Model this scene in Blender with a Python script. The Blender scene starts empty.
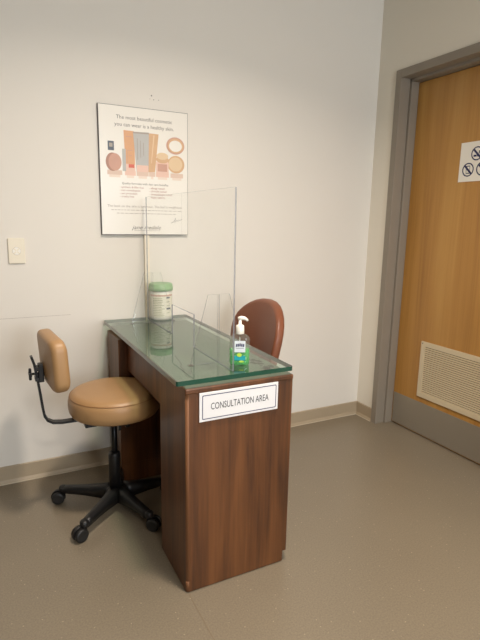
import bpy, bmesh, math, random
from mathutils import Vector, Matrix
random.seed(4)
PI = math.pi
SC = bpy.context.scene
COL = SC.collection

# ------------------------------------------------------------------ camera
cd = bpy.data.cameras.new('camera')
cam = bpy.data.objects.new('camera', cd)
COL.objects.link(cam)
cd.sensor_fit = 'VERTICAL'
cd.sensor_height = 32.0
cd.lens = 32.0 * 495.957 / 640.0
cd.clip_start = 0.05
cam.matrix_world = Matrix(((0.89011899, 0.07332144, -0.44979122, -2.24262),
                           (-0.45535189, 0.18319128, -0.87126093, -2.54267),
                           (0.01851572, 0.98033919, 0.19644909, 1.30771),
                           (0, 0, 0, 1)))
SC.camera = cam


def s2l(c):
    c = c / 255.0
    return c / 12.92 if c <= 0.04045 else ((c + 0.055) / 1.055) ** 2.4


def rgb(r, g, b):
    return (s2l(r), s2l(g), s2l(b), 1.0)


# ------------------------------------------------------------------ world, lights, exposure
W = bpy.data.worlds.new('world')
SC.world = W
W.use_nodes = True
W.node_tree.nodes['Background'].inputs[0].default_value = (0.62, 0.75, 1.0, 1)
W.node_tree.nodes['Background'].inputs[1].default_value = 0.3
SC.view_settings.view_transform = 'Standard'
SC.view_settings.look = 'None'
SC.view_settings.gamma = 1.0
SC.view_settings.use_curve_mapping = False
SC.view_settings.exposure = -0.05


def area(name, loc, size, power, color, rot=(0, 0, 0), sy=None, spread=PI):
    l = bpy.data.lights.new(name, 'AREA')
    l.size = size
    if sy:
        l.shape = 'RECTANGLE'
        l.size_y = sy
    l.energy = power
    l.color = color
    l.spread = spread
    o = bpy.data.objects.new(name, l)
    COL.objects.link(o)
    o.location = loc
    o.rotation_euler = rot
    return o


KEY = (-1.46, -1.52, 2.70)
area('key_light', KEY, 0.20, 33, (1.0, 0.88, 0.76), spread=2.45)
area('added_fill_lamp', (-1.9, -3.9, 2.70), 0.28, 25, (1.0, 0.89, 0.78))  # unseen second lamp, added as warm fill
# cool fill light, set at an added unseen window
area('cool_fill_light', (-1.15, -4.92, 1.45), 1.7, 64, (0.86, 0.93, 1.0), (PI / 2, 0, 0), 1.4)

# ------------------------------------------------------------------ materials


def new_mat(name):
    m = bpy.data.materials.new(name)
    m.use_nodes = True
    nt = m.node_tree
    return m, nt, nt.nodes['Principled BSDF']


def plain(name, col, rough=0.5, metal=0.0, noise=0.0, scale=8.0, bump=0.0, bscale=120.0, coat=0.0, spec=0.5):
    m, nt, b = new_mat(name)
    b.inputs['Base Color'].default_value = col
    b.inputs['Roughness'].default_value = rough
    b.inputs['Metallic'].default_value = metal
    b.inputs['Specular IOR Level'].default_value = spec
    if coat:
        b.inputs['Coat Weight'].default_value = coat
        b.inputs['Coat Roughness'].default_value = 0.15
    tc = nt.nodes.new('ShaderNodeTexCoord')
    if noise:
        n = nt.nodes.new('ShaderNodeTexNoise')
        n.inputs['Scale'].default_value = scale
        n.inputs['Detail'].default_value = 4
        nt.links.new(tc.outputs['Object'], n.inputs['Vector'])
        mx = nt.nodes.new('ShaderNodeMix')
        mx.data_type = 'RGBA'
        mx.inputs[6].default_value = tuple(c * (1 - noise) for c in col[:3]) + (1,)
        mx.inputs[7].default_value = tuple(min(1, c * (1 + noise)) for c in col[:3]) + (1,)
        nt.links.new(n.outputs['Fac'], mx.inputs[0])
        nt.links.new(mx.outputs[2], b.inputs['Base Color'])
    if bump:
        n2 = nt.nodes.new('ShaderNodeTexNoise')
        n2.inputs['Scale'].default_value = bscale
        n2.inputs['Detail'].default_value = 3
        nt.links.new(tc.outputs['Object'], n2.inputs['Vector'])
        bp = nt.nodes.new('ShaderNodeBump')
        bp.inputs['Strength'].default_value = bump
        bp.inputs['Distance'].default_value = 0.002
        nt.links.new(n2.outputs['Fac'], bp.inputs['Height'])
        nt.links.new(bp.outputs['Normal'], b.inputs['Normal'])
    return m


def wood(name, dark, mid, light, rough=0.35, sc=(22, 22, 1.3), fine=6.0, coat=0.2, bands=0.0):
    """vertical grain along object z"""
    m, nt, b = new_mat(name)
    L = nt.links.new
    tc = nt.nodes.new('ShaderNodeTexCoord')
    mp = nt.nodes.new('ShaderNodeMapping')
    mp.inputs['Scale'].default_value = sc
    L(tc.outputs['Object'], mp.inputs['Vector'])
    n = nt.nodes.new('ShaderNodeTexNoise')
    n.inputs['Scale'].default_value = 1.0
    n.inputs['Detail'].default_value = 5
    n.inputs['Distortion'].default_value = 0.6
    L(mp.outputs[0], n.inputs['Vector'])
    mp2 = nt.nodes.new('ShaderNodeMapping')
    mp2.inputs['Scale'].default_value = tuple(s * fine for s in sc[:2]) + (sc[2] * 3,)
    L(tc.outputs['Object'], mp2.inputs['Vector'])
    n2 = nt.nodes.new('ShaderNodeTexNoise')
    n2.inputs['Scale'].default_value = 1.0
    n2.inputs['Detail'].default_value = 3
    L(mp2.outputs[0], n2.inputs['Vector'])
    ad = nt.nodes.new('ShaderNodeMath')
    ad.operation = 'MULTIPLY_ADD'
    L(n2.outputs['Fac'], ad.inputs[0])
    ad.inputs[1].default_value = 0.35
    L(n.outputs['Fac'], ad.inputs[2])
    cr = nt.nodes.new('ShaderNodeValToRGB')
    e = cr.color_ramp.elements
    e[0].position = 0.45
    e[0].color = dark
    e[1].position = 0.90
    e[1].color = light
    k = e.new(0.66)
    k.color = mid
    L(ad.outputs[0], cr.inputs[0])
    L(cr.outputs[0], b.inputs['Base Color'])
    b.inputs['Roughness'].default_value = rough
    b.inputs['Coat Weight'].default_value = coat
    b.inputs['Coat Roughness'].default_value = 0.25
    return m


def glassy(name, tint, ior=1.5, rough=0.0, haze=0.0, hazecol=(1, 1, 1, 1), through=False):
    """clear sheet: tinted see-through body with a Fresnel mirror on its outer faces"""
    m, nt, b = new_mat(name)
    L = nt.links.new
    out = nt.nodes['Material Output']
    tr = nt.nodes.new('ShaderNodeBsdfTransparent')
    tr.inputs[0].default_value = tint
    gl = nt.nodes.new('ShaderNodeBsdfGlossy')
    gl.inputs['Roughness'].default_value = rough
    gl.inputs[0].default_value = (1, 1, 1, 1)
    fr = nt.nodes.new('ShaderNodeFresnel')
    fr.inputs[0].default_value = ior
    ge = nt.nodes.new('ShaderNodeNewGeometry')
    sb = nt.nodes.new('ShaderNodeMath')
    sb.operation = 'SUBTRACT'
    sb.inputs[0].default_value = 1.0
    L(ge.outputs['Backfacing'], sb.inputs[1])
    mu = nt.nodes.new('ShaderNodeMath')
    mu.operation = 'MULTIPLY'
    L(fr.outputs[0], mu.inputs[0])
    L(sb.outputs[0], mu.inputs[1])
    base = tr
    if haze:
        df = nt.nodes.new('ShaderNodeBsdfDiffuse')
        df.inputs[0].default_value = hazecol
        mh = nt.nodes.new('ShaderNodeMixShader')
        mh.inputs[0].default_value = haze
        L(tr.outputs[0], mh.inputs[1])
        if through:
            tl = nt.nodes.new('ShaderNodeBsdfTranslucent')
            tl.inputs[0].default_value = hazecol
            ms = nt.nodes.new('ShaderNodeAddShader')
            L(df.outputs[0], ms.inputs[0])
            L(tl.outputs[0], ms.inputs[1])
            L(ms.outputs[0], mh.inputs[2])
        else:
            L(df.outputs[0], mh.inputs[2])
        base = mh
    mx = nt.nodes.new('ShaderNodeMixShader')
    L(mu.outputs[0], mx.inputs[0])
    L(base.outputs[0], mx.inputs[1])
    L(gl.outputs[0], mx.inputs[2])
    L(mx.outputs[0], out.inputs['Surface'])
    return m


M = {}
M['wall'] = plain('wall_paint', rgb(230, 224, 214), 0.6, noise=0.015, scale=1.5, bump=0.05, bscale=200)
M['wall_right'] = plain('wall_paint_beige', rgb(236, 229, 214), 0.6, noise=0.015, scale=1.5, bump=0.05, bscale=200)
M['wall_shade'] = plain('wall_paint_low_bounce', rgb(100, 93, 84), 0.7)  # unseen wall, its colour darkened to bounce less light
M['ceiling'] = plain('ceiling_tile', rgb(196, 190, 180), 0.8, bump=0.2, bscale=90)
M['base'] = plain('vinyl_base', rgb(170, 153, 128), 0.5, noise=0.03)
M['caulk'] = plain('caulk', rgb(200, 188, 165), 0.5)
M['frame_grey'] = plain('door_frame_paint', rgb(144, 134, 120), 0.4, noise=0.02)
M['white_print'] = plain('white_print', rgb(236, 232, 222), 0.45)
M['sign_white'] = plain('sign_white', rgb(238, 236, 236), 0.35)
M['sign_cream'] = plain('sign_cream', rgb(240, 235, 224), 0.4)
M['ink_black'] = plain('ink_black', rgb(40, 40, 46), 0.5)
M['ink_navy'] = plain('ink_navy', rgb(28, 34, 84), 0.5)
M['ink_grey'] = plain('ink_grey', rgb(120, 112, 106), 0.5)
M['ink_red'] = plain('ink_rose', rgb(172, 120, 108), 0.5)
M['ink_light'] = plain('ink_light', rgb(170, 160, 150), 0.5)
M['black_plastic'] = plain('black_plastic', rgb(22, 21, 21), 0.42)
M['black_metal'] = plain('black_metal', rgb(18, 18, 19), 0.35, 0.3)
M['chrome'] = plain('brushed_steel', rgb(120, 112, 104), 0.3, 0.9)
M['rubber'] = plain('wheel_rubber', rgb(30, 29, 28), 0.5)
M['tan'] = plain('tan_vinyl', rgb(172, 134, 91), 0.42, noise=0.06, scale=9, bump=0.1, bscale=260)
M['tan_dark'] = plain('tan_piping', rgb(150, 106, 64), 0.45)
M['brown_leather'] = plain('brown_leather', rgb(128, 76, 52), 0.40, noise=0.10, scale=6, bump=0.12, bscale=160)
M['walnut'] = wood('walnut_veneer', rgb(62, 34, 15), rgb(94, 55, 25), rgb(114, 70, 35), coat=0.08, rough=.42, sc=(16, 16, 1.2))
M['walnut_edge'] = wood('walnut_edge_band', rgb(96, 60, 34), rgb(118, 76, 44), rgb(128, 84, 50), coat=0.0, rough=.6, sc=(30, 30, 1.2))
M['oak'] = wood('oak_door_veneer', rgb(162, 113, 50), rgb(181, 131, 62), rgb(193, 145, 74), rough=0.4, sc=(9, 9, 0.55), fine=9, coat=0.1)
M['laminate'] = plain('grey_laminate', rgb(116, 116, 104), 0.5, noise=0.12, scale=5)
M['residue'] = plain('residue_and_reflection', rgb(44, 40, 32), 0.6, noise=0.3, scale=60)  # also colours the painted reflection line on the desktop
M['steel'] = plain('kick_plate_steel', rgb(172, 164, 150), 0.38, 0.6, noise=0.03, scale=3)
M['cream_metal'] = plain('cream_painted_metal', rgb(214, 198, 166), 0.4)
M['louvre_dark'] = plain('louvre_shadow_gap', rgb(70, 56, 40), 0.7)
M['plate'] = plain('ivory_plastic', rgb(232, 222, 200), 0.35)
M['raceway'] = plain('cream_plastic', rgb(240, 229, 208), 0.4)
M['glass'] = glassy('green_glass', (0.80, 0.905, 0.86, 1), 1.66, 0.0)
M['glass_edge'] = plain('green_glass_edge', rgb(22, 74, 58), 0.12, noise=0.25, scale=14, coat=0.5)
M['acrylic'] = glassy('clear_acrylic', (0.985, 0.99, 0.987, 1), 1.35, 0.0)
M['acrylic_edge'] = glassy('acrylic_edge', (0.62, 0.66, 0.70, 1), 1.4, 0.15, 0.58, rgb(126, 126, 132), True)
M['clear_plastic'] = glassy('clear_bottle_plastic', (0.93, 0.96, 0.93, 1), 1.3, 0.05, 0.06, rgb(225, 235, 225))
M['gel'] = glassy('green_gel', (0.42, 0.86, 0.52, 1), 1.33, 0.05, 0.40, rgb(96, 206, 110))
M['white_plastic'] = plain('white_plastic', rgb(240, 236, 224), 0.3)
M['green_lid'] = plain('green_plastic', rgb(138, 180, 130), 0.4)
M['label_cream'] = plain('label_cream', rgb(240, 236, 216), 0.45)
M['label_line'] = plain('label_line', rgb(178, 180, 140), 0.5)
M['label_pink'] = plain('label_rose_band', rgb(210, 170, 150), 0.5)
M['label_white'] = plain('label_white', rgb(226, 232, 236), 0.4)
M['teal'] = plain('label_teal', rgb(30, 160, 170), 0.4)
M['lime'] = plain('label_lime', rgb(190, 220, 80), 0.4)
M['slate'] = plain('slate_ink', rgb(92, 98, 110), 0.5)
M['p_rose'] = plain('print_rose', rgb(204, 158, 138), 0.5, noise=0.08, scale=20)
M['p_rose_dark'] = plain('print_rose_dark', rgb(180, 136, 118), 0.5)
M['p_gold'] = plain('print_gold', rgb(214, 174, 134), 0.5, noise=0.06, scale=20)
M['p_orange'] = plain('print_copper', rgb(218, 166, 124), 0.5, noise=0.06, scale=20)
M['p_silver'] = plain('print_silver', rgb(188, 186, 182), 0.5, noise=0.06, scale=20)
M['p_pale'] = plain('print_pale_gold', rgb(226, 198, 160), 0.5)
M['p_pink'] = plain('print_pale_pink', rgb(232, 196, 178), 0.5)
M['p_fade'] = plain('print_faded_pink', rgb(234, 216, 200), 0.5)
M['p_coral'] = plain('print_coral', rgb(216, 110, 92), 0.5)
M['p_refl'] = plain('print_reflection_tint', rgb(222, 196, 178), 0.5)
M['poster_edge'] = plain('poster_edge', rgb(70, 66, 62), 0.4)
M['poster_face'] = plain('poster_face', rgb(238, 233, 223), 0.3)
M['light_panel'] = None

# floor: speckled sheet vinyl with a welded seam


def floor_mat():
    m, nt, b = new_mat('speckled_vinyl')
    L = nt.links.new
    tc = nt.nodes.new('ShaderNodeTexCoord')
    n = nt.nodes.new('ShaderNodeTexNoise')
    n.inputs['Scale'].default_value = 1.8
    n.inputs['Detail'].default_value = 4
    L(tc.outputs['Object'], n.inputs['Vector'])
    mx = nt.nodes.new('ShaderNodeMix')
    mx.data_type = 'RGBA'
    mx.inputs[6].default_value = rgb(127, 116, 99)
    mx.inputs[7].default_value = rgb(139, 127, 108)
    L(n.outputs['Fac'], mx.inputs[0])
    n2 = nt.nodes.new('ShaderNodeTexNoise')
    n2.inputs['Scale'].default_value = 170
    n2.inputs['Detail'].default_value = 2
    L(tc.outputs['Object'], n2.inputs['Vector'])
    mx1 = nt.nodes.new('ShaderNodeMix')
    mx1.data_type = 'RGBA'
    mx1.blend_type = 'MULTIPLY'
    cr0 = nt.nodes.new('ShaderNodeValToRGB')
    cr0.color_ramp.elements[0].position = 0.3
    cr0.color_ramp.elements[0].color = (0.86, 0.86, 0.86, 1)
    cr0.color_ramp.elements[1].position = 0.7
    cr0.color_ramp.elements[1].color = (1.1, 1.1, 1.1, 1)
    L(n2.outputs['Fac'], cr0.inputs[0])
    mx1.inputs[0].default_value = 1
    L(mx.outputs[2], mx1.inputs[6])
    L(cr0.outputs[0], mx1.inputs[7])
    v = nt.nodes.new('ShaderNodeTexVoronoi')
    v.inputs['Scale'].default_value = 34
    L(tc.outputs['Object'], v.inputs['Vector'])
    cr = nt.nodes.new('ShaderNodeValToRGB')
    cr.color_ramp.elements[0].position = 0.06
    cr.color_ramp.elements[0].color = (1, 1, 1, 1)
    cr.color_ramp.elements[1].position = 0.09
    cr.color_ramp.elements[1].color = (0, 0, 0, 1)
    L(v.outputs['Distance'], cr.inputs[0])
    mx2 = nt.nodes.new('ShaderNodeMix')
    mx2.data_type = 'RGBA'
    mx2.inputs[7].default_value = rgb(196, 182, 156)
    ml = nt.nodes.new('ShaderNodeMath')
    ml.operation = 'MULTIPLY'
    ml.inputs[1].default_value = 0.55
    L(cr.outputs[0], ml.inputs[0])
    L(ml.outputs[0], mx2.inputs[0])
    L(mx1.outputs[2], mx2.inputs[6])
    L(mx2.outputs[2], b.inputs['Base Color'])
    b.inputs['Roughness'].default_value = 0.32
    b.inputs['Specular IOR Level'].default_value = 0.45
    return m


M['floor'] = floor_mat()
M['seam'] = plain('floor_weld_seam', rgb(128, 113, 92), 0.4)


def emis(name, col, st):
    m, nt, b = new_mat(name)
    b.inputs['Emission Color'].default_value = col
    b.inputs['Emission Strength'].default_value = st
    b.inputs['Base Color'].default_value = col
    return m


M['light_panel'] = emis('lamp_diffuser', (1.0, 0.86, 0.68, 1), 6.0)
M['fill_glow'] = emis('fill_glow_pane', (0.75, 0.87, 1.0, 1), 2.0)  # glow of the added window, part of the cool fill

# ------------------------------------------------------------------ mesh helpers


class MB:
    def __init__(s):
        s.bm = bmesh.new()
        s.mats = []

    def mi(s, m):
        if m not in s.mats:
            s.mats.append(m)
        return s.mats.index(m)

    def _done(s, faces, m, smooth=False):
        i = s.mi(m)
        for f in faces:
            f.material_index = i
            f.smooth = smooth

    def box(s, x0, x1, y0, y1, z0, z1, m, bev=0.0, seg=2, rot=None, edge_mat=None, thin_axis=None):
        r = bmesh.ops.create_cube(s.bm, size=1.0)
        vs = r['verts']
        cx, cy, cz = (x0 + x1) / 2, (y0 + y1) / 2, (z0 + z1) / 2
        for v in vs:
            v.co = Vector((cx + v.co.x * (x1 - x0), cy + v.co.y * (y1 - y0), cz + v.co.z * (z1 - z0)))
        fs = set(f for v in vs for f in v.link_faces)
        s._done(fs, m)
        if edge_mat is not None:
            for f in fs:
                if abs(f.normal[thin_axis] if f.normal.length > 0 else 0) < 0.5:
                    f.normal_update()
                f.normal_update()
                if abs(f.normal[thin_axis]) < 0.5:
                    f.material_index = s.mi(edge_mat)
        if bev:
            es = list(set(e for f in fs for e in f.edges))
            rr = bmesh.ops.bevel(s.bm, geom=es, offset=bev, segments=seg, affect='EDGES', profile=0.5)
            vs = list(set(v for f in rr['faces'] for v in f.verts) | set(v for v in vs if v.is_valid))
        if rot is not None:
            allv = set()
            stack = [v for v in vs if v.is_valid]
            while stack:
                v = stack.pop()
                if v in allv:
                    continue
                allv.add(v)
                stack += [e.other_vert(v) for e in v.link_edges]
            for v in allv:
                v.co = rot @ v.co
        return s

    def lathe(s, prof, m, c=(0, 0, 0), n=40, smooth=True, axis='z', sx=1.0, sy=1.0, cap=True):
        rings = []
        for (r, z) in prof:
            ring = []
            for k in range(n):
                a = 2 * PI * k / n
                p = (r * math.cos(a) * sx, r * math.sin(a) * sy, z)
                if axis == 'x':
                    p = (z, p[0], p[1])
                elif axis == 'y':
                    p = (p[1], z, p[0])
                ring.append(s.bm.verts.new((p[0] + c[0], p[1] + c[1], p[2] + c[2])))
            rings.append(ring)
        fs = []
        for i in range(len(rings) - 1):
            a, b = rings[i], rings[i + 1]
            for k in range(n):
                j = (k + 1) % n
                fs.append(s.bm.faces.new((a[k], a[j], b[j], b[k])))
        s._done(fs, m, smooth)
        if cap:
            cf = [s.bm.faces.new(list(reversed(rings[0]))), s.bm.faces.new(rings[-1])]
            s._done(cf, m, False)
        return s

    def tube(s, pts, rad, m, n=12, smooth=True, flat=None):
        """tube through pts; rad float or list; flat=(w,h) makes a strip section"""
        pts = [Vector(p) for p in pts]
        if not hasattr(rad, '__len__'):
            rad = [rad] * len(pts)
        rings = []
        up = None
        for i, p in enumerate(pts):
            if i == 0:
                t = pts[1] - p
            elif i == len(pts) - 1:
                t = p - pts[i - 1]
            else:
                t = (pts[i + 1] - p).normalized() + (p - pts[i - 1]).normalized()
            t.normalize()
            if up is None:
                up = Vector((0, 0, 1)) if abs(t.z) < 0.9 else Vector((1, 0, 0))
                if flat:
                    up = Vector((0, 1, 0))
            x = (up - t * up.dot(t)).normalized()
            y = t.cross(x)
            up = x
            ring = []
            if flat:
                w, h = flat
                w *= rad[i]
                h *= rad[i]
                for (a, b) in ((-1, -1), (1, -1), (1, 1), (-1, 1)):
                    ring.append(s.bm.verts.new(p + x * a * w / 2 + y * b * h / 2))
            else:
                for k in range(n):
                    a = 2 * PI * k / n
                    ring.append(s.bm.verts.new(p + x * math.cos(a) * rad[i] + y * math.sin(a) * rad[i]))
            rings.append(ring)
        fs = []
        nn = len(rings[0])
        for a, b in zip(rings, rings[1:]):
            for k in range(nn):
                j = (k + 1) % nn
                fs.append(s.bm.faces.new((a[k], a[j], b[j], b[k])))
        s._done(fs, m, smooth and not flat)
        s._done([s.bm.faces.new(list(reversed(rings[0]))), s.bm.faces.new(rings[-1])], m)
        return s

    def prism(s, poly, fn, depth, m, side=None):
        """poly 2D outline, fn(u,v,d)->xyz, extruded by depth"""
        a = [s.bm.verts.new(fn(u, v, 0)) for u, v in poly]
        b = [s.bm.verts.new(fn(u, v, depth)) for u, v in poly]
        s._done([s.bm.faces.new(a), s.bm.faces.new(list(reversed(b)))], m)
        sd = []
        for k in range(len(a)):
            j = (k + 1) % len(a)
            sd.append(s.bm.faces.new((a[j], a[k], b[k], b[j])))
        s._done(sd, side or m)
        return s

    def flat(s, poly, fn, m):
        s._done([s.bm.faces.new([s.bm.verts.new(fn(u, v)) for u, v in poly])], m)
        return s

    def cushion(s, outline, t, r, fn, m, seg=5, dome=0.0):
        """soft pad: outline (convex, centred), thickness t, rounded rim r; fn(u,v,w)->xyz"""
        hu = max(abs(p[0]) for p in outline)
        hv = max(abs(p[1]) for p in outline)
        rings = []
        ks = []
        for k in range(seg + 1):
            a = PI / 2 * k / seg
            ks.append((r * (1 - math.sin(a)), -(t / 2 - r + r * math.cos(a))))
        for k in range(seg + 1):
            a = PI / 2 * k / seg
            ks.append((r * (1 - math.cos(a)), (t / 2 - r + r * math.sin(a))))
        inner = [0.75, 0.5, 0.25]
        full = []
        for f in reversed(inner):
            full.append((f, ks[0][1] - dome * (1 - f), ks[0][0]))
        for ins, w in ks:
            full.append((1.0, w, ins))
        for f in inner:
            full.append((f, ks[-1][1] + dome * (1 - f), ks[-1][0]))
        for f, w, ins in full:
            ring = []
            for (u, v) in outline:
                ring.append(s.bm.verts.new(fn(u * f * (hu - ins) / hu, v * f * (hv - ins) / hv, w)))
            rings.append(ring)
        n = len(outline)
        fs = []
        for a, b in zip(rings, rings[1:]):
            for k in range(n):
                j = (k + 1) % n
                fs.append(s.bm.faces.new((a[k], a[j], b[j], b[k])))
        c0 = s.bm.verts.new(fn(0, 0, full[0][1] - dome * 0.25))
        c1 = s.bm.verts.new(fn(0, 0, full[-1][1] + dome * 0.25))
        for k in range(n):
            j = (k + 1) % n
            fs.append(s.bm.faces.new((rings[0][j], rings[0][k], c0)))
            fs.append(s.bm.faces.new((rings[-1][k], rings[-1][j], c1)))
        s._done(fs, m, True)
        return s

    def text(s, body, fn, m, size=1.0, width=None, align='LEFT', shear=0.0, res=2):
        """letters laid by fn(u,v); width forces the line length"""
        c = bpy.data.curves.new('letters', 'FONT')
        c.body = body
        c.size = size
        c.resolution_u = res
        c.shear = shear
        c.fill_mode = 'FRONT'
        o = bpy.data.objects.new('letters', c)
        COL.objects.link(o)
        dg = bpy.context.evaluated_depsgraph_get()
        me = bpy.data.meshes.new_from_object(o.evaluated_get(dg))
        xs = [v.co.x for v in me.vertices]
        x0, x1 = min(xs), max(xs)
        k = (width / (x1 - x0)) if width else 1.0
        off = {'LEFT': 0, 'CENTER': -(x1 - x0) * k / 2, 'RIGHT': -(x1 - x0) * k}[align]
        vs = [s.bm.verts.new(fn((v.co.x - x0) * k + off, v.co.y)) for v in me.vertices]
        fs = []
        for p in me.polygons:
            try:
                fs.append(s.bm.faces.new([vs[i] for i in p.vertices]))
            except ValueError:
                pass
        s._done(fs, m)
        bpy.data.objects.remove(o)
        bpy.data.meshes.remove(me)
        bpy.data.curves.remove(c)
        return s

    def build(s, name, parent=None, loc=None, fixn=False):
        if fixn:
            bmesh.ops.recalc_face_normals(s.bm, faces=s.bm.faces)
        me = bpy.data.meshes.new(name)
        s.bm.to_mesh(me)
        s.bm.free()
        for m in s.mats:
            me.materials.append(m)
        o = bpy.data.objects.new(name, me)
        COL.objects.link(o)
        if parent is not None:
            o.parent = parent
        if loc:
            # mesh was written in parent coordinates; move the origin to loc
            for v in me.vertices:
                v.co -= Vector(loc)
            o.location = loc
        return o


def tag(o, label=None, cat=None, group=None, kind=None):
    if label:
        o['label'] = label
    if cat:
        o['category'] = cat
    if group:
        o['group'] = group
    if kind:
        o['kind'] = kind
    return o


def empty(name, loc, rz=0.0):
    o = bpy.data.objects.new(name, None)
    o.empty_display_size = 0.1
    COL.objects.link(o)
    o.location = loc
    o.rotation_euler = (0, 0, rz)
    return o


def circ(cx, cy, rx, ry=None, n=24, a0=0, a1=2 * PI):
    ry = ry or rx
    full = abs(a1 - a0 - 2 * PI) < 1e-6
    k = n if full else n - 1
    return [(cx + rx * math.cos(a0 + (a1 - a0) * i / k), cy + ry * math.sin(a0 + (a1 - a0) * i / k)) for i in range(n)]


def rrect(x0, x1, y0, y1, r, n=6):
    out = []
    for cx, cy, a in ((x1 - r, y1 - r, 0), (x0 + r, y1 - r, PI / 2), (x0 + r, y0 + r, PI), (x1 - r, y0 + r, 1.5 * PI)):
        for i in range(n + 1):
            t = a + PI / 2 * i / n
            out.append((cx + r * math.cos(t), cy + r * math.sin(t)))
    return out


# ------------------------------------------------------------------ room shell
CE = 2.75
XL, YF = -5.2, -5.0
tag(MB().box(XL - .1, 0.25, YF - .1, 0.1, -0.1, 0, M['floor']).build('floor'), 'beige speckled sheet vinyl floor', 'floor', kind='structure')
tag(MB().box(-1.683, -1.680, YF, -1.10, 0, 0.0006, M['seam']).build('trim_4'), 'faint weld seam in the vinyl floor', 'seam', kind='structure')
tag(MB().box(XL - .1, 0.25, YF - .1, 0.1, CE, CE + .1, M['ceiling']).build('ceiling'), 'pale ceiling', 'ceiling', kind='structure')
tag(MB().box(XL - .1, 0.25, 0, 0.1, 0, CE, M['wall']).build('wall_back'), 'off white painted wall behind the desk', 'wall', kind='structure')
DY0, DY1, DT = -0.175, -1.20, 2.17   # rough opening
b = MB()
b.box(0, .25, DY0, 0, 0, CE, M['wall_right'])
b.box(0, .25, YF - .1, DY1, 0, CE, M['wall_right'])
b.box(0, .25, DY1, DY0, DT, CE, M['wall_right'])
tag(b.build('wall_right'), 'beige painted wall around the wooden door', 'wall', kind='structure')
tag(MB().box(XL - .1, XL, YF - .1, .1, 0, CE, M['wall_shade']).build('wall_left'), 'taupe wall on the left, unseen and toned dark to bounce less light', 'wall', kind='structure')
b = MB()
b.box(XL - .1, -2.15, YF - .1, YF, 0, CE, M['wall'])
b.box(-.15, .25, YF - .1, YF, 0, CE, M['wall'])
b.box(-2.15, -.15, YF - .1, YF, 0, .8, M['wall'])
b.box(-2.15, -.15, YF - .1, YF, 2.3, CE, M['wall'])
tag(b.build('wall_front'), 'off white wall behind the viewer, opened for the added fill window', 'wall', kind='structure')
wf = empty('added_fill_window', (-1.15, YF - .05, .8))  # unseen window, added to carry the cool fill light
tag(wf, 'grey framed window behind the viewer, added unseen for cool fill light', 'window', kind='structure')
b = MB()
for x0, x1 in ((-1, -.94), (-.03, .03), (.94, 1)):
    b.box(x0, x1, -.02, .02, 0, 1.5, M['frame_grey'])
b.box(-1, 1, -.02, .02, 0, .06, M['frame_grey'])
b.box(-1, 1, -.02, .02, 1.44, 1.5, M['frame_grey'])
b.build('window_frame', wf)
MB().box(-.94, .94, -.005, .005, .06, 1.44, M['fill_glow']).build('pane', wf)

# baseboards (cove base with a pale caulk line)


def base_profile(b, fn, length):
    pr = [(0, 0), (0.016, 0), (0.012, 0.008), (0.006, 0.020), (0.005, 0.095), (0, 0.100)]
    b.prism(pr, fn, length, M['base'])


BBH = 1.0
b = MB()
base_profile(b, lambda u, v, d: (XL + d, -u, v * 0.90), -XL)
b.box(XL, 0, -.0185, -.0150, 0, .0035, M['caulk'])
tag(b.build('baseboard_back', fixn=True), 'beige vinyl baseboard along the back wall', 'baseboard', kind='structure')
b = MB()
base_profile(b, lambda u, v, d: (-u, -.161 + d, v * 0.90), 0.161)
b.box(-.0185, -.0150, -.161, 0, 0, .0035, M['caulk'])
base_profile(b, lambda u, v, d: (-u, YF + d, v * 0.90), -YF - 1.215)
tag(b.build('baseboard_right', fixn=True), 'beige vinyl baseboard beside the door frame', 'baseboard', kind='structure')

# door frame (pressed steel): face, reveal, stop
b = MB()
FT = 2.185
yl0, yl1 = -.161, -.205
yr0, yr1 = -1.165, -1.209
for (ya, yb, ys) in ((yl0, yl1, yl1 - .015), (yr1, yr0, yr0 + .015)):
    b.box(-.012, .06, min(ya, yb), max(ya, yb), 0, FT, M['frame_grey'], bev=.0015)
    o0, o1 = (min(ya, ys), max(ya, ys)) if ya == yl0 else (min(yr1, ys), max(yr1, ys))
    b.box(.0605, .16, o0, o1, 0, FT, M['frame_grey'], bev=.002)
b.box(-.012, .06, yr0, yl1, 2.14, FT, M['frame_grey'], bev=.0015)
b.box(.0605, .16, yr0, yl1, 2.125, FT, M['frame_grey'], bev=.002)
tag(b.build('trim_1'), 'grey painted steel door frame', 'door frame', kind='structure')

# door leaf
DX = .116
door = empty('door_1', (DX, -.685, 0))
tag(door, 'honey coloured oak veneer door in a grey frame', 'door', kind='structure')
MB().box(0, .042, -.464, .464, .006, 2.122, M['oak'], bev=.002).build('door_leaf', door)
kp = MB().box(-.003, -.0004, -.455, .457, .012, .217, M['steel'], bev=.001).build('kick_plate', door)
tag(kp, 'grey metal kick plate')
# louvre grille
gy0, gy1, gz0, gz1 = -.276, .262, .253, .605
b = MB()
fw = .030
for (a0, a1, c0, c1) in ((gy0, gy1, gz0, gz0 + fw), (gy0, gy1, gz1 - fw, gz1), (gy0, gy0 + fw, gz0 + fw, gz1 - fw), (gy1 - fw, gy1, gz0 + fw, gz1 - fw)):
    b.box(-.010, -.0004, a0, a1, c0, c1, M['cream_metal'], bev=.0015)
lf = b.build('louvre_frame', door)
tag(lf, 'cream metal ventilation grille')
b = MB()
b.box(-.0030, -.0006, gy0 + fw, gy1 - fw, gz0 + fw, gz1 - fw, M['louvre_dark'])
ns = 23
ph = (gz1 - gz0 - 2 * fw) / ns
for i in range(ns):
    z = gz0 + fw + ph * i
    pr = [(-.0032, z + ph * .20), (-.009, z + ph * .02), (-.010, z + ph * .14), (-.0045, z + ph * .42), (-.0085, z + ph * .66), (-.0075, z + ph * .78), (-.0032, z + ph * .60)]
    b.prism(pr, lambda u, v, d: (u, gy0 + fw + d, v), gy1 - gy0 - 2 * fw, M['cream_metal'])
nv = 12
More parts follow.
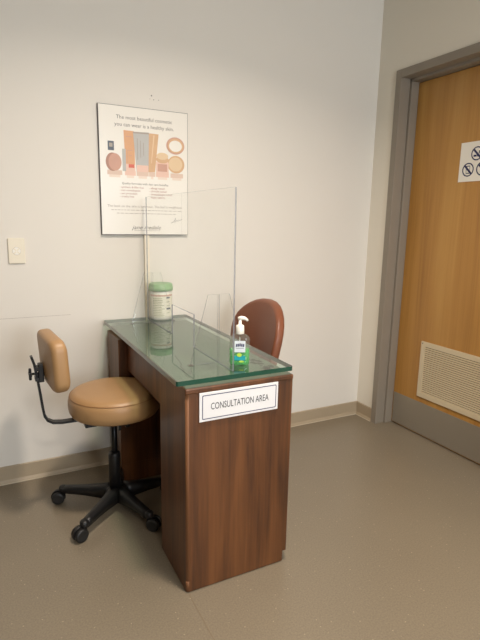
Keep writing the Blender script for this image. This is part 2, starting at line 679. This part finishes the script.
b.build('louvre_slats', lf, fixn=True)
b = MB()
b.lathe([(.004, -.0105), (.004, -.0100)], M['chrome'], (0, gy1 - .012, gz1 - .012), 10, axis='x')
b.lathe([(.004, -.0105), (.004, -.0100)], M['chrome'], (0, gy0 + .012, gz1 - .012), 10, axis='x')
b.build('screw', lf)
# lever handle on the far stile (outside the photo, part of the door)
b = MB()
b.lathe([(.026, -.006), (.026, -.0004)], M['chrome'], (0, -.40, 1.0), 20, axis='x')
b.tube([(-.006, -.40, 1.0), (-.05, -.40, 1.0), (-.056, -.385, 1.0), (-.056, -.28, 1.0)], .009, M['chrome'])
b.build('door_handle', door)

# ------------------------------------------------------------------ ceiling lamps outside the frame (the farther one is an added fill)
for (x, y) in ((KEY[0], KEY[1]), (-1.9, -3.9)):
    r = empty('ceiling_light', (x, y, CE))
    tag(r, 'square ceiling lamp above the %s' % ('desk area' if y > -2 else 'middle of the room, added unseen as fill light'), 'ceiling light', group='ceiling lamps')
    b = MB()
    for (a0, a1, c0, c1) in ((-.2, .2, -.2, -.16), (-.2, .2, .16, .2), (-.2, -.16, -.16, .16), (.16, .2, -.16, .16)):
        b.box(a0, a1, c0, c1, -.03, -.0005, M['plate'])
    b.build('lamp_frame', r)
    MB().box(-.16, .16, -.16, .16, -.012, -.0005, M['light_panel']).build('diffuser', r)

# ------------------------------------------------------------------ poster on the wall
PX0, PX1, PZ0, PZ1 = -1.716, -1.262, 1.226, 1.840
PW, PH = PX1 - PX0, PZ1 - PZ0
po = empty('poster', (PX0, 0, PZ0))
tag(po, 'framed cosmetics poster with tubes and compacts hanging on the wall above the desk', 'poster')
MB().box(0, PW, -.016, -.0005, 0, PH, M['poster_edge'], bev=.001).build('backing_board', po)
pf = lambda u, v, k=0: (u * PW, -.0166 - .0003 * k, (1 - v) * PH)


def pquad(b, u0, v0, u1, v1, m, k=1):
    b.flat([(u0, v0), (u0, v1), (u1, v1), (u1, v0)], lambda u, v: pf(u, v, k), m)


b = MB()
b.box(.0028, PW - .0022, -.0168, -.0161, .0034, PH - .0022, M['poster_face'])
b.build('poster_sheet', po)
b = MB()


def T(b, body, u, v, size, m, width=None, align='LEFT', shear=0, slant=0.0):
    """letters with baseline at (u,v) of the poster; size as share of height"""
    b.text(body, lambda x, y: (u * PW + x, -.0175, (1 - v) * PH + y * 1.0 + x * slant), m, size * PH, (width * PW) if width else None, align, shear)


T(b, 'The most beautiful cosmetic', .50, .098, .040, M['ink_grey'], .62, 'CENTER')
T(b, 'you can wear is a healthy skin.', .50, .152, .040, M['ink_grey'], .66, 'CENTER')
b.build('headline', po)
b = MB()
T(b, 'Quality formulas with skin care benefits:', .50, .596, .024, M['ink_grey'], .53, 'CENTER')
for i, (l, r) in enumerate((('synthetic & filler free', 'allergy tested'), ('non comedogenic', 'clinically tested'), ('sun protection', 'dermatologist tested'), ('cruelty free', 'vegan options'))):
    vv = .625 + .0245 * i
    T(b, '- ' + l, .208, vv, .022, M['ink_red'])
    T(b, '- ' + r, .540, vv, .022, M['ink_red'])
b.build('benefits_text', po)
b = MB()
T(b, 'The look on the skin is luminous. The feel is weightless.', .50, .777, .027, M['ink_light'], .86, 'CENTER')
b.build('tagline', po)
b = MB()
for vv, u0, u1 in ((.800, .112, .925), (.826, .172, .854)):
    u = u0
    while u < u1:
        w = random.uniform(.018, .05)
        pquad(b, u, vv - .003, min(u + w, u1), vv + .001, M['ink_light'])
        u += w + .010
b.build('small_print', po)
b = MB()
T(b, 'jane iredale', .50, .953, .046, M['ink_grey'], .34, 'CENTER', .35)
pquad(b, .36, .963, .66, .965, M['ink_grey'])
b.build('logo', po)
b = MB()
pts = [(.79, .897), (.82, .890), (.85, .862), (.842, .858), (.838, .896), (.845, .885), (.865, .874), (.87, .884), (.885, .870), (.90, .876), (.925, .864)]
for (a, c) in zip(pts, pts[1:]):
    d = Vector((c[1] - a[1], a[0] - c[0])).normalized() * .0012
    b.flat([(a[0] - d.x, a[1] - d.y), (a[0] + d.x, a[1] + d.y), (c[0] + d.x, c[1] + d.y), (c[0] - d.x, c[1] - d.y)], lambda u, v: pf(u, v, 2), M['ink_black'])
b.build('signature', po)
# printed picture: flat shapes on the sheet
b = MB()
asp = PW / PH


def pc(cu, cv, r, m, k, sx=1.0, sy=1.0):
    b.flat(circ(cu, cv, r * sx, r * asp * sy, 30), lambda u, v: pf(u, v, k), m)


for (u0, u1, m) in ((.08, .24, 'p_refl'), (.27, .39, 'p_pink'), (.40, .535, 'p_refl'), (.54, .61, 'p_refl'), (.62, .77, 'p_pink'), (.79, .94, 'p_refl')):
    pquad(b, u0, .490, u1, .525, M[m], 1)
    pquad(b, u0 + .02, .525, u1 - .02, .545, M['p_fade'], 1)
pc(.140, .428, .073, M['p_rose_dark'], 2, 1.0, 1.30)
pc(.166, .428, .070, M['p_rose'], 3, 1.0, 1.28)
b.flat([(.265, .181), (.281, .493), (.385, .490), (.380, .183)], lambda u, v: pf(u, v, 2), M['p_orange'])
for (q0, q1, q2, q3) in ((.300, .33, .304, .425), (.300, .330, .360, .334), (.318, .37, .350, .374), (.285, .225, .355, .230)):
    pquad(b, q0, q1, q2, q3, M['p_rose'], 3)
b.flat([(.279, .435), (.281, .493), (.385, .493), (.384, .440)], lambda u, v: pf(u, v, 3), M['p_pink'])
pquad(b, .312, .438, .375, .465, M['p_coral'], 4)
pquad(b, .246, .323, .284, .494, M['p_silver'], 4)
b.flat([(.541, .187), (.533, .491), (.609, .488), (.655, .189)], lambda u, v: pf(u, v, 2), M['p_gold'])
b.flat([(.595, .20), (.565, .42), (.572, .42), (.610, .20)], lambda u, v: pf(u, v, 3), M['p_pale'])
b.flat([(.368, .187), (.400, .493), (.533, .493), (.545, .183)], lambda u, v: pf(u, v, 4), M['p_silver'])
b.flat([(.368, .187), (.370, .199), (.545, .197), (.545, .183)], lambda u, v: pf(u, v, 5), M['ink_light'])
pquad(b, .402, .440, .532, .493, M['p_pink'], 5)
for i in range(3):
    pquad(b, .410 + .034 * i, .235 + .015 * i, .417 + .034 * i, .40 - .018 * i, M['ink_light'], 5)
b.flat([(.622, .405), (.622, .498), (.767, .498), (.767, .405)], lambda u, v: pf(u, v, 5), M['p_pink'])
b.flat([(.640, .420), (.640, .480), (.750, .480), (.750, .420)], lambda u, v: pf(u, v, 6), M['p_rose'])
b.flat(circ(.695, .385, .074, .030, 24), lambda u, v: pf(u, v, 7), M['p_gold'])
b.flat(circ(.695, .358, .068, .028, 24), lambda u, v: pf(u, v, 8), M['p_pale'])
pc(.856, .417, .101, M['p_gold'], 4, 1, .95)
pc(.850, .415, .082, M['p_pale'], 5, 1, .93)
pc(.849, .268, .107, M['p_rose'], 6, 1, .86)
pc(.852, .268, .094, M['p_gold'], 7, 1, .84)
pc(.850, .270, .076, M['poster_face'], 8, 1, .80)
b.build('product_picture', po, fixn=False)
b = MB()
pquad(b, .093, .271, .159, .341, M['slate'], 1)
pquad(b, .108, .285, .144, .315, M['ink_light'], 2)
b.build('square_mark', po)

# screw holes above the poster
for (x, z, r, w_) in ((-1.447, 1.906, .0035, 'largest, topmost'), (-1.436, 1.888, .0022, 'small, just below the topmost one'), (-1.410, 1.889, .0018, 'small, rightmost'), (-1.455, 1.890, .0015, 'tiny, leftmost')):
    h = MB().lathe([(r, -.0012), (r, -.0002)], M['ink_grey'], (0, 0, 0), 8, axis='y').build('screw_hole')
    h.location = (x, 0, z)
    tag(h, 'dark screw hole in the wall above the poster, ' + w_, 'screw hole', group='screw holes above the poster')

# wall plate
wp = empty('wall_plate', (-2.107, 0, 1.150))
tag(wp, 'ivory plastic wall plate with a round key outlet left of the poster', 'wall plate')
MB().box(-.036, .036, -.009, -.0005, -.058, .058, M['plate'], bev=.003, seg=3).build('cover_plate', wp)
b = MB()
b.lathe([(.0185, -.0092), (.0185, -.0086)], M['ink_light'], (0, 0, 0), 24, axis='y')
b.lathe([(.017, -.0098), (.018, -.0086)], M['sign_cream'], (0, 0, 0), 24, axis='y')
for k in range(4):
    a = PI / 4 + k * PI / 2
    b.box(-.003, .003, -.0106, -.0095, -.007, .007, M['plate'], rot=Matrix.Translation((.010 * math.cos(a), 0, .010 * math.sin(a))) @ Matrix.Rotation(a, 4, 'Y'))
b.build('socket', wp)

# cable raceway
b = MB()
b.box(-1.501, -1.473, -.0135, -.0005, .50, 1.2255, M['raceway'], bev=.002)
tag(b.build('cable_raceway'), 'thin cream vertical cable raceway on the wall under the poster', 'cable raceway')

# scuffs on wall: none modelled as light; a thin pencil-like line
b = MB()
b.box(-2.24, -1.88, -.0006, -.0001, .8325, .8337, M['ink_light'])
tag(b.build('trim_5'), 'faint scuff line on the wall behind the stool', 'scuff', kind='structure')

# ------------------------------------------------------------------ desk
desk = empty('desk', (-1.688, -1.094, 0))
tag(desk, 'dark walnut reception desk standing end-on to the wall', 'desk')
DW, DL = .416, 1.068
PD = .275


def rbox(b, x0, x1, y0, y1, z0, z1, r, m, medge):
    """box with both near vertical corners rounded (radius r), edge strip in medge"""
    n = 5
    pts = [(x1, y1), (x0, y1)]
    arc = [(x0 + r - r * math.cos(PI / 2 * i / n), y0 + r - r * math.sin(PI / 2 * i / n)) for i in range(n + 1)]
    pts += arc + [(x1 - .003, y0), (x1, y0 + .003)]
    vb = [b.bm.verts.new((p[0], p[1], z0)) for p in pts]
    vt = [b.bm.verts.new((p[0], p[1], z1)) for p in pts]
    b._done([b.bm.faces.new(vt), b.bm.faces.new(list(reversed(vb)))], m)
    for k in range(len(pts)):
        j = (k + 1) % len(pts)
        f = b.bm.faces.new((vb[k], vb[j], vt[j], vt[k]))
        b._done([f], medge if 2 <= k < 2 + n else m, 2 <= k < 2 + n)


b = MB()
rbox(b, 0, DW, 0, PD, .046, .745, .010, M['walnut'], M['walnut_edge'])
rbox(b, 0, DW - .016, 0, PD, .004, .0462, .010, M['walnut'], M['walnut_edge'])
b.build('near_pedestal', desk, fixn=True)
b = MB()
b.box(-.020, DW, .843, DL + .001, .101, .745, M['walnut'], bev=.002)
b.box(-.020, DW - .016, .843, DL - .021, .004, .1012, M['walnut'])
b.build('far_pedestal', desk)
b = MB()
b.box(.022, .042, PD - .002, .845, .590, .745, M['walnut'], bev=.002)
b.build('apron', desk)
b = MB()
b.box(.213, .228, PD - .002, .845, .13, .745, M['walnut'])
b.build('modesty_panel', desk)
b = MB()
b.box(-.004, DW - .001, -.004, DL + .003, .7455, .764, M['walnut'], bev=.004, seg=3)
b.build('worktop', desk)
b = MB()
b.box(.001, DW - .006, .002, DL - .001, .7642, .7660, M['laminate'])
lm = b.build('laminate_inlay', desk)
b = MB()
for (cx, cy, n_, s_) in ((.372, .12, 9, .045), (.365, .20, 9, .04), (.355, .27, 7, .03), (.34, .06, 4, .03)):
    for k in range(n_):
        u, v = cx + random.uniform(-s_, s_) * .5, cy + random.uniform(-s_, s_)
        poly = []
        rr = random.uniform(.005, .015)
        for q in range(9):
            a = 2 * PI * q / 9
            r_ = rr * random.uniform(.5, 1.3)
            poly.append((u + r_ * math.cos(a), v + 1.3 * r_ * math.sin(a)))
        b.flat(poly, lambda x, y: (min(x, DW - .012), max(y, .014), .7663), M['residue'])
tag(b.build('residue_patch', lm), 'dark flaky residue on the desktop under the glass')
b = MB()
cpts = [(.105, .40), (.095, .33), (.085, .27), (.07, .24), (.072, .21), (.06, .19), (.058, .15), (.05, .13), (.055, .11)]
for a, c in zip(cpts, cpts[1:]):
    d = Vector((c[1] - a[1], a[0] - c[0])).normalized() * .0022
    b.flat([(a[0] - d.x, a[1] - d.y), (c[0] - d.x, c[1] - d.y), (c[0] + d.x, c[1] + d.y), (a[0] + d.x, a[1] + d.y)], lambda x, y: (x, y, .7662), M['residue'])
b.build('reflection_line', lm)  # wavy dark line painted in for a reflection on the glass

# glass top
GX0, GX1, GY0, GY1, GZ = -1.721, -1.274, -1.0945, -.012, .794
gt = empty('glass_tabletop', (GX0, GY0, GZ - .0165))
tag(gt, 'thick green-edged glass sheet lying on the desk', 'glass top')
b = MB()
out = rrect(0, GX1 - GX0, 0, GY1 - GY0, .008, 4)
b.prism(out, lambda u, v, d: (u, v, .0165 - d), .0165, M['glass'], M['glass_edge'])
b.build('glass_sheet', gt, fixn=True)
for (x, y) in ((.10, .10), (.37, .10), (.10, .98), (.37, .98)):
    MB().lathe([(.006, -.0112), (.006, -.0003)], M['acrylic'], (x, y, 0), 14).build('clear_bumper', gt)

# consultation sign
SX0, SX1, SZ0, SZ1 = -1.643, -1.338, .643, .745
sg = empty('desk_sign', (SX0, -1.0945, SZ0))
tag(sg, 'white sign reading CONSULTATION AREA with a dark border on the end of the desk', 'sign')
SW, SH = SX1 - SX0, SZ1 - SZ0
MB().box(0, SW, -.005, -.0003, 0, SH, M['sign_white'], bev=.001).build('placard', sg)
b = MB()
o_ = rrect(.010, SW - .008, .008, SH - .009, .004, 4)
i_ = rrect(.0126, SW - .0106, .0106, SH - .0116, .003, 4)
vo = [b.bm.verts.new((u, -.0054, v)) for u, v in o_]
vi = [b.bm.verts.new((u, -.0054, v)) for u, v in i_]
fs = []
for k in range(len(vo)):
    j = (k + 1) % len(vo)
    fs.append(b.bm.faces.new((vo[k], vo[j], vi[j], vi[k])))
b._done(fs, M['ink_navy'])
b.build('border_line', sg)
b = MB()
b.text('CONSULTATION AREA', lambda x, y: (SW / 2 + .001 + x, -.0055, SH / 2 - .0115 + y), M['ink_black'], .034, .224, 'CENTER', 0, 3)
b.build('lettering', sg)

# ------------------------------------------------------------------ clear shield
SHX = -1.5035
sh = empty('clear_shield', (SHX, -.57, GZ))
tag(sh, 'clear acrylic sneeze shield standing on the glass desktop', 'shield')
HT = .620
y0, y1 = -1.066 + .57, -.066 + .57
ca, cb, ch = -.704 + .57, -.440 + .57, .137
b = MB()
t = .003
outl = [(y0, .0015), (ca, .0015), (ca, ch), (cb, ch), (cb, .0015), (y1, .0015), (y1, HT), (y0, HT)]
b.prism(outl, lambda u, v, d: (-t + d, u, v), 2 * t, M['acrylic'], M['acrylic_edge'])
b.build('shield_panel', sh, fixn=True)
for yy in (-.942 + .57, -.150 + .57):
    b = MB()
    ol = [(-.107, .0015), (.107, .0015), (.107, .012), (.042, .254), (-.042, .254), (-.107, .012)]
    for sgn in (-1, 1):
        o2 = [(sgn * .0028, .0015), (sgn * .107, .0015), (sgn * .107, .014), (sgn * .042, .254), (sgn * .0028, .254)]
        b.prism(o2, lambda u, v, d: (u, yy - .002 + d, v), .004, M['acrylic'], M['acrylic_edge'])
    ft = b.build('foot', sh, fixn=True)
    for sx in (-1, 1):
        MB().lathe([(.010, .0003), (.012, .0012)], M['chrome'], (sx * .107, yy, 0), 16).build('foot_pad', ft)

# ------------------------------------------------------------------ wipes canister
cn = empty('wipes_canister', (-1.437, -.078, GZ + .0003))
tag(cn, 'white wipes canister with a green lid on the far end of the desk', 'canister')
MB().lathe([(.050, 0), (.056, .004), (.058, .012), (.058, .138), (.056, .146), (.053, .151)], M['white_plastic'], n=48).build('canister_body', cn)
b = MB()
b.lathe([(.0584, .016), (.0584, .136)], M['label_cream'], n=48, cap=False)


def on_cyl(b, r, a0, a1, z0, z1, m, n=8):
    vs0 = [b.bm.verts.new((r * math.cos(a0 + (a1 - a0) * k / n), r * math.sin(a0 + (a1 - a0) * k / n), z0)) for k in range(n + 1)]
    vs1 = [b.bm.verts.new((r * math.cos(a0 + (a1 - a0) * k / n), r * math.sin(a0 + (a1 - a0) * k / n), z1)) for k in range(n + 1)]
    b._done([b.bm.faces.new((vs0[k], vs0[k + 1], vs1[k + 1], vs1[k])) for k in range(n)], m, True)


base_a = math.atan2(-2.45, -.81)
on_cyl(b, .0587, base_a - 1.1, base_a + 1.25, .126, .134, M['label_pink'], 16)
for i in range(11):
    z = .113 - i * .0088
    on_cyl(b, .0588, base_a - .75, base_a - .75 + random.uniform(.8, 1.05), z, z + .0032, M['label_line'])
for i in range(5):
    z = .114 - i * .019
    on_cyl(b, .0588, base_a + .50, base_a + .50 + random.uniform(.3, .5), z, z + (.009 if i in (0, 3) else .003), M['slate'] if i in (0, 3) else M['label_line'])
b.build('label_wrap', cn)
b = MB()
b.lathe([(.054, .1512), (.060, .1514), (.0625, .153), (.0625, .173), (.0600, .1745), (.0600, .183), (.058, .1865), (.054, .1885), (.02, .1890)], M['green_lid'], n=48)
b.build('lid', cn)

# ------------------------------------------------------------------ hand sanitiser
sn = empty('hand_sanitizer_bottle', (-1.443, -.995, GZ + .0003), math.radians(-24))
tag(sn, 'clear pump bottle of green hand sanitizer on the near end of the desk', 'bottle')


def oval(b, prof, sx, sy, m, n=32):
    """superellipse section bottle: prof (scale, z)"""
    rings = []
    for (k, z) in prof:
        ring = []
        for q in range(n):
            a = 2 * PI * q / n
            c, s_ = math.cos(a), math.sin(a)
            e = .62
            ring.append(b.bm.verts.new((k * sx * math.copysign(abs(c) ** e, c), k * sy * math.copysign(abs(s_) ** e, s_), z)))
        rings.append(ring)
    fs = []
    for a, c in zip(rings, rings[1:]):
        for k in range(n):
            j = (k + 1) % n
            fs.append(b.bm.faces.new((a[k], a[j], c[j], c[k])))
    b._done(fs, m, True)
    b._done([b.bm.faces.new(list(reversed(rings[0]))), b.bm.faces.new(rings[-1])], m)


b = MB()
oval(b, [(.86, 0), (.97, .003), (1, .010), (1, .090), (.97, .100), (.82, .107), (.5, .112), (.38, .115)], .0370, .0185, M['clear_plastic'])
bt = b.build('bottle', sn)
b = MB()
oval(b, [(.84, .0015), (.93, .004), (.955, .012), (.955, .058)], .0370, .0185, M['gel'])
b.build('gel', bt)
b = MB()
lx = .0195
b.box(-lx, lx, -.0196, -.0191, .050, .092, M['label_white'])
b.box(-lx, lx, -.0199, -.0196, .020, .037, M['teal'])
b.flat(circ(-.002, .040, .009, .007, 16), lambda u, v: (u, -.0203, v), M['lime'])
b.flat(circ(.006, .016, .009, .0035, 16), lambda u, v: (u, -.0200, v), M['lime'])
for i in range(5):
    u = -.015 + i * .0062
    b.flat([(u, .072 - .001 * abs(i - 2)), (u + .005, .072 - .001 * abs(i - 2)), (u + .0055, .083 - .001 * abs(i - 2)), (u + .001, .083 - .001 * abs(i - 2))], lambda x, y: (x, -.0200, y), M['ink_navy'])
b.flat([(-.014, .0640), (.014, .0640), (.014, .0655), (-.014, .0655)], lambda x, y: (x, -.0200, y), M['slate'])
b.build('front_label', sn)
b = MB()
b.lathe([(.0150, .1145), (.0155, .117), (.0150, .142), (.0125, .146), (.0060, .149), (.0055, .167)], M['white_plastic'], n=24)
b.tube([(0, 0, .10), (0, 0, .02)], .002, M['white_plastic'], 8)
b.build('pump_collar', sn)
b = MB()
b.tube([(-.008, 0, .1695), (.004, 0, .172), (.016, 0, .1705), (.024, 0, .166), (.027, 0, .161)], [.0062, .0075, .0065, .0048, .0038], M['white_plastic'], 12)
b.build('pump_nozzle', sn)

# ------------------------------------------------------------------ door sign
ds = empty('door_sign', (DX - .0006, -.772, 1.537))
tag(ds, 'square white prohibition sign with blue no-smoking and no-phone symbols on the door', 'sign')
MB().box(-.003, 0, 0, .205, 0, .205, M['sign_cream'], bev=.0008).build('placard', ds)


def ring(b, cy, cz, r, w, m, k=.0034, n=32):
    a = [b.bm.verts.new((-k, cy + r * math.cos(2 * PI * q / n), cz + r * math.sin(2 * PI * q / n))) for q in range(n)]
    c = [b.bm.verts.new((-k, cy + (r - w) * math.cos(2 * PI * q / n), cz + (r - w) * math.sin(2 * PI * q / n))) for q in range(n)]
    b._done([b.bm.faces.new((a[q], a[(q + 1) % n], c[(q + 1) % n], c[q])) for q in range(n)], m)


def slash(b, cy, cz, r, w, m, k=.0036):
    d = r * .7071
    b.flat([(cy + d + w / 2, cz + d - w / 2), (cy + d - w / 2, cz + d + w / 2), (cy - d - w / 2, cz - d + w / 2), (cy - d + w / 2, cz - d - w / 2)], lambda u, v: (-k, u, v), m)


for (cy, cz, kind) in ((.147, .062, 'phone'), (.060, .062, 'drink'), (.1, .142, 'smoke')):
    b = MB()
    r = .036
    ring(b, cy, cz, r, .0065, M['ink_navy'])
    if kind == 'phone':
        for (u0, u1, v0, v1) in ((-.012, .012, .016, .021), (-.012, .012, -.021, -.016), (-.012, -.009, -.02, .02), (.009, .012, -.02, .02)):
            b.flat([(cy + u0, cz + v0), (cy + u0, cz + v1), (cy + u1, cz + v1), (cy + u1, cz + v0)], lambda u, v: (-.0035, u, v), M['slate'])
    elif kind == 'smoke':
        for (u0, u1, v0, v1) in ((.002, .021, -.016, -.006), (-.022, .000, -.016, -.008), (-.016, -.010, -.002, .014)):
            b.flat([(cy + u0, cz + v0), (cy + u0, cz + v1), (cy + u1, cz + v1), (cy + u1, cz + v0)], lambda u, v: (-.0035, u, v), M['ink_navy'])
    else:
        b.flat([(cy - .007, cz - .02), (cy - .012, cz + .014), (cy + .012, cz + .014), (cy + .007, cz - .02)], lambda u, v: (-.0035, u, v), M['ink_navy'])
    slash(b, cy, cz, r - .003, .0075, M['ink_navy'])
    b.build('prohibition_symbol', ds)

# ------------------------------------------------------------------ stool with backrest
st = empty('stool', (-1.773, -.440, 0))
tag(st, 'tan vinyl swivel stool with a round seat and backrest on a black five-star base', 'stool')
b = MB()
b.lathe([(.10, .468), (.172, .468), (.187, .474), (.195, .487), (.1985, .505), (.1985, .530), (.195, .547), (.190, .5545),
         (.1885, .557), (.180, .5665), (.160, .573), (.12, .5765), (.06, .578), (.01, .5785)], M['tan'], n=64)
seat = b.build('seat', st)
b = MB()
n = 64
pts = [(.1910 * math.cos(2 * PI * k / n), .1910 * math.sin(2 * PI * k / n), .5555) for k in range(n)]
b.tube(pts + [pts[0]], .0016, M['tan_dark'], 6)
b.build('piping', seat)
b = MB()
b.box(-.09, .09, -.085, .085, .448, .4675, M['black_metal'], bev=.003)
b.box(-.140, -.090, -.05, .03, .428, .4635, M['black_metal'], bev=.003)
b.build('seat_plate', st)
MB().tube([(-.009, 0, .20), (-.009, 0, .448)], .0135, M['black_metal'], 20).build('gas_column', st)
b = MB()
b.lathe([(.0265, .085), (.0265, .265), (.024, .272), (.018, .274), (.016, .276)], M['black_plastic'], (-.011, 0, 0), n=28)
b.build('column_sleeve', st)
b = MB()
b.box(.010, .022, -.012, .012, .375, .440, M['black_plastic'], bev=.002)
b.lathe([(.004, 0), (.004, .02), (.013, .021), (.015, .026), (.013, .040)], M['black_plastic'], (.022, 0, .395), 16, axis='x')
b.build('height_knob', st)
MB().lathe([(.030, .040), (.042, .046), (.046, .060), (.045, .085), (.038, .100), (.030, .108)], M['black_plastic'], (-.011, 0, 0), n=30).build('base_hub', st)


def caster(parent, px, py, yaw, leg):
    b = MB()
    R_ = .0285
    for sgn in (-1, 1):
        b.lathe([(R_ - .005, sgn * .006), (R_, sgn * .010), (R_, sgn * .021), (R_ - .006, sgn * .026), (R_ - .012, sgn * .0245), (.006, sgn * .0245)][::sgn], M['rubber'], (0, 0, 0), 24, axis='y')
    # hood between the wheels
    b.lathe([(R_ + .004, -.0055), (R_ + .004, .0055)], M['black_plastic'], (0, 0, .001), 24, axis='y')
    mt = Matrix.Translation((px, py, R_ + .0005)) @ Matrix.Rotation(yaw, 4, 'Z') @ Matrix.Translation((.022, 0, 0))
    # trim hood so it clears the floor
    for v in b.bm.verts:
        if abs(v.co.y) < .0056 and v.co.z < -.012:
            v.co.z = -.012
        v.co = mt @ v.co
    b.lathe([(.010, .030), (.010, .062), (.008, .066)], M['black_plastic'], (px, py, 0), 14)
    return b.build('caster', leg, fixn=True)


yaws = [170, 20, 165, 200, 320]
for i, ad in enumerate((3, 75, 147, 224, 289)):
    a = math.radians(ad)
    ca_, sa_ = math.cos(a), math.sin(a)
    b = MB()
    N = 9
    rings = []
    Rl = (.262, .272, .264, .252, .240)[i]
    for k in range(N):
        f = k / (N - 1)
        r = .030 + (Rl - .030) * f
        w = .030 - .011 * f
        zt = .112 - .030 * f - .004 * math.sin(PI * f)
        zb = .046 + .008 * f + .006 * math.sin(PI * f)
        ring_ = []
        for (s1, s2) in ((-1, 0), (-.92, .7), (-.55, 1), (.55, 1), (.92, .7), (1, 0), (.7, -.0), (-.7, -.0)):
            wz = zb + (zt - zb) * max(0, s2)
            ring_.append(b.bm.verts.new((r * ca_ - s1 * w * sa_, r * sa_ + s1 * w * ca_, wz)))
        rings.append(ring_)
    fs = []
    for p, q in zip(rings, rings[1:]):
        for k in range(8):
            j = (k + 1) % 8
            fs.append(b.bm.faces.new((p[k], p[j], q[j], q[k])))
    b._done(fs, M['black_plastic'], True)
    b._done([b.bm.faces.new(rings[0][::-1]), b.bm.faces.new(rings[-1])], M['black_plastic'])
    b.lathe([(.017, .054), (.019, .060), (.019, .076), (.014, .082), (.004, .084)], M['black_plastic'], (Rl * ca_, Rl * sa_, 0), 18)
    leg = b.build('leg', st, fixn=True)
    caster(st, Rl * ca_, Rl * sa_, math.radians(yaws[i]), leg)

# backrest bar: flat steel strip, J-shaped
off = Vector((-1.773, -.440, 0))
path = [(-.10, 0, .4545), (-.17, 0, .455), (-.225, 0, .4555), (-.262, 0, .461), (-.283, 0, .474), (-.294, 0, .495), (-.299, 0, .53), (-.306, 0, .60), (-.313, 0, .66), (-.321, 0, .72), (-.331, 0, .755)]
MB().tube(path, 1.0, M['black_metal'], flat=(.030, .010)).build('backrest_bar', st)
# pad
b = MB()
outl = rrect(-.150, .150, -.108, .108, .045, 6)
mtx = Matrix.Translation((-.257, -.008, .734)) @ Matrix.Rotation(math.radians(5), 4, 'Z') @ Matrix.Rotation(math.radians(-3), 4, 'Y')


def padfn(u, v, w):
    return mtx @ Vector((w + .5 * u * u, u, v))


b.cushion(outl, .062, .020, padfn, M['tan'], dome=.004)
pad = b.build('backrest', st, fixn=True)
b = MB()
pp = [padfn(u * 1.002, v * 1.002, -.0205) for u, v in rrect(-.144, .144, -.102, .102, .042, 6)]
b.tube(pp + [pp[0]], .0016, M['tan_dark'], 6)
b.build('piping', pad)
b = MB()
b.box(-.308, -.287, -.018, .018, .645, .722, M['black_plastic'], bev=.003)
b.box(-.322, -.306, -.022, .022, .652, .668, M['black_plastic'], bev=.002)
b.box(-.322, -.306, -.022, .022, .695, .711, M['black_plastic'], bev=.002)
br = b.build('bracket', st)
b = MB()
b.lathe([(.005, -.338), (.005, -.306)], M['black_metal'], (0, 0, .680), 12, axis='x')
b.box(-.344, -.333, -.008, .008, .655, .705, M['black_plastic'], bev=.004)
b.box(-.3445, -.3325, -.024, .024, .672, .688, M['black_plastic'], bev=.004)
b.build('tightening_knob', st)

# ------------------------------------------------------------------ guest chair
gc = empty('guest_chair', (-1.288, -.415, 0), math.radians(0))
tag(gc, 'brown leather chair with a rounded back pushed up to the far side of the desk', 'chair')


def back_outline():
    pts = []
    # half-width profile from bottom to top, v from -.235 to .235
    prof = [(-.235, .150), (-.225, .170), (-.19, .185), (-.10, .207), (0, .226), (.06, .232), (.10, .228), (.14, .210), (.175, .178), (.20, .140), (.218, .100), (.229, .055), (.233, .0)]
    for v, w in prof:
        pts.append((w, v))
    for v, w in reversed(prof[:-1]):
        pts.append((-w, v))
    return pts


def backfn(u, v, w):
    z = .690 + v
    x = .215 + (v + .235) * .20 + w - .9 * u * u
    return Vector((x, u, z))


b = MB()
b.cushion(back_outline(), .050, .020, backfn, M['brown_leather'], dome=.004)
bk = b.build('backrest', gc, fixn=True)
b = MB()
outl = rrect(-.155, .205, -.175, .175, .06, 6)
b.cushion(outl, .075, .025, lambda u, v, w: Vector((u, v - .015, .445 + w)), M['brown_leather'], dome=.006)
b.build('seat', gc, fixn=True)
b = MB()
b.box(-.135, .18, -.160, .130, .385, .407, M['walnut'])
b.build('seat_frame', gc)
for (x, y) in ((-.12, -.145), (-.12, .115), (.165, -.145), (.165, .115)):
    MB().tube([(x * 1.05, y * 1.03, 0), (x, y, .386)], [.013, .019], M['walnut'], 14).build('leg', gc)
for y in (-.11, .11):
    MB().tube([(.14, y, .396), (.215, y, .41), (.245, y, .48), (.262, y, .56)], .012, M['black_metal'], 10).build('back_support', gc)
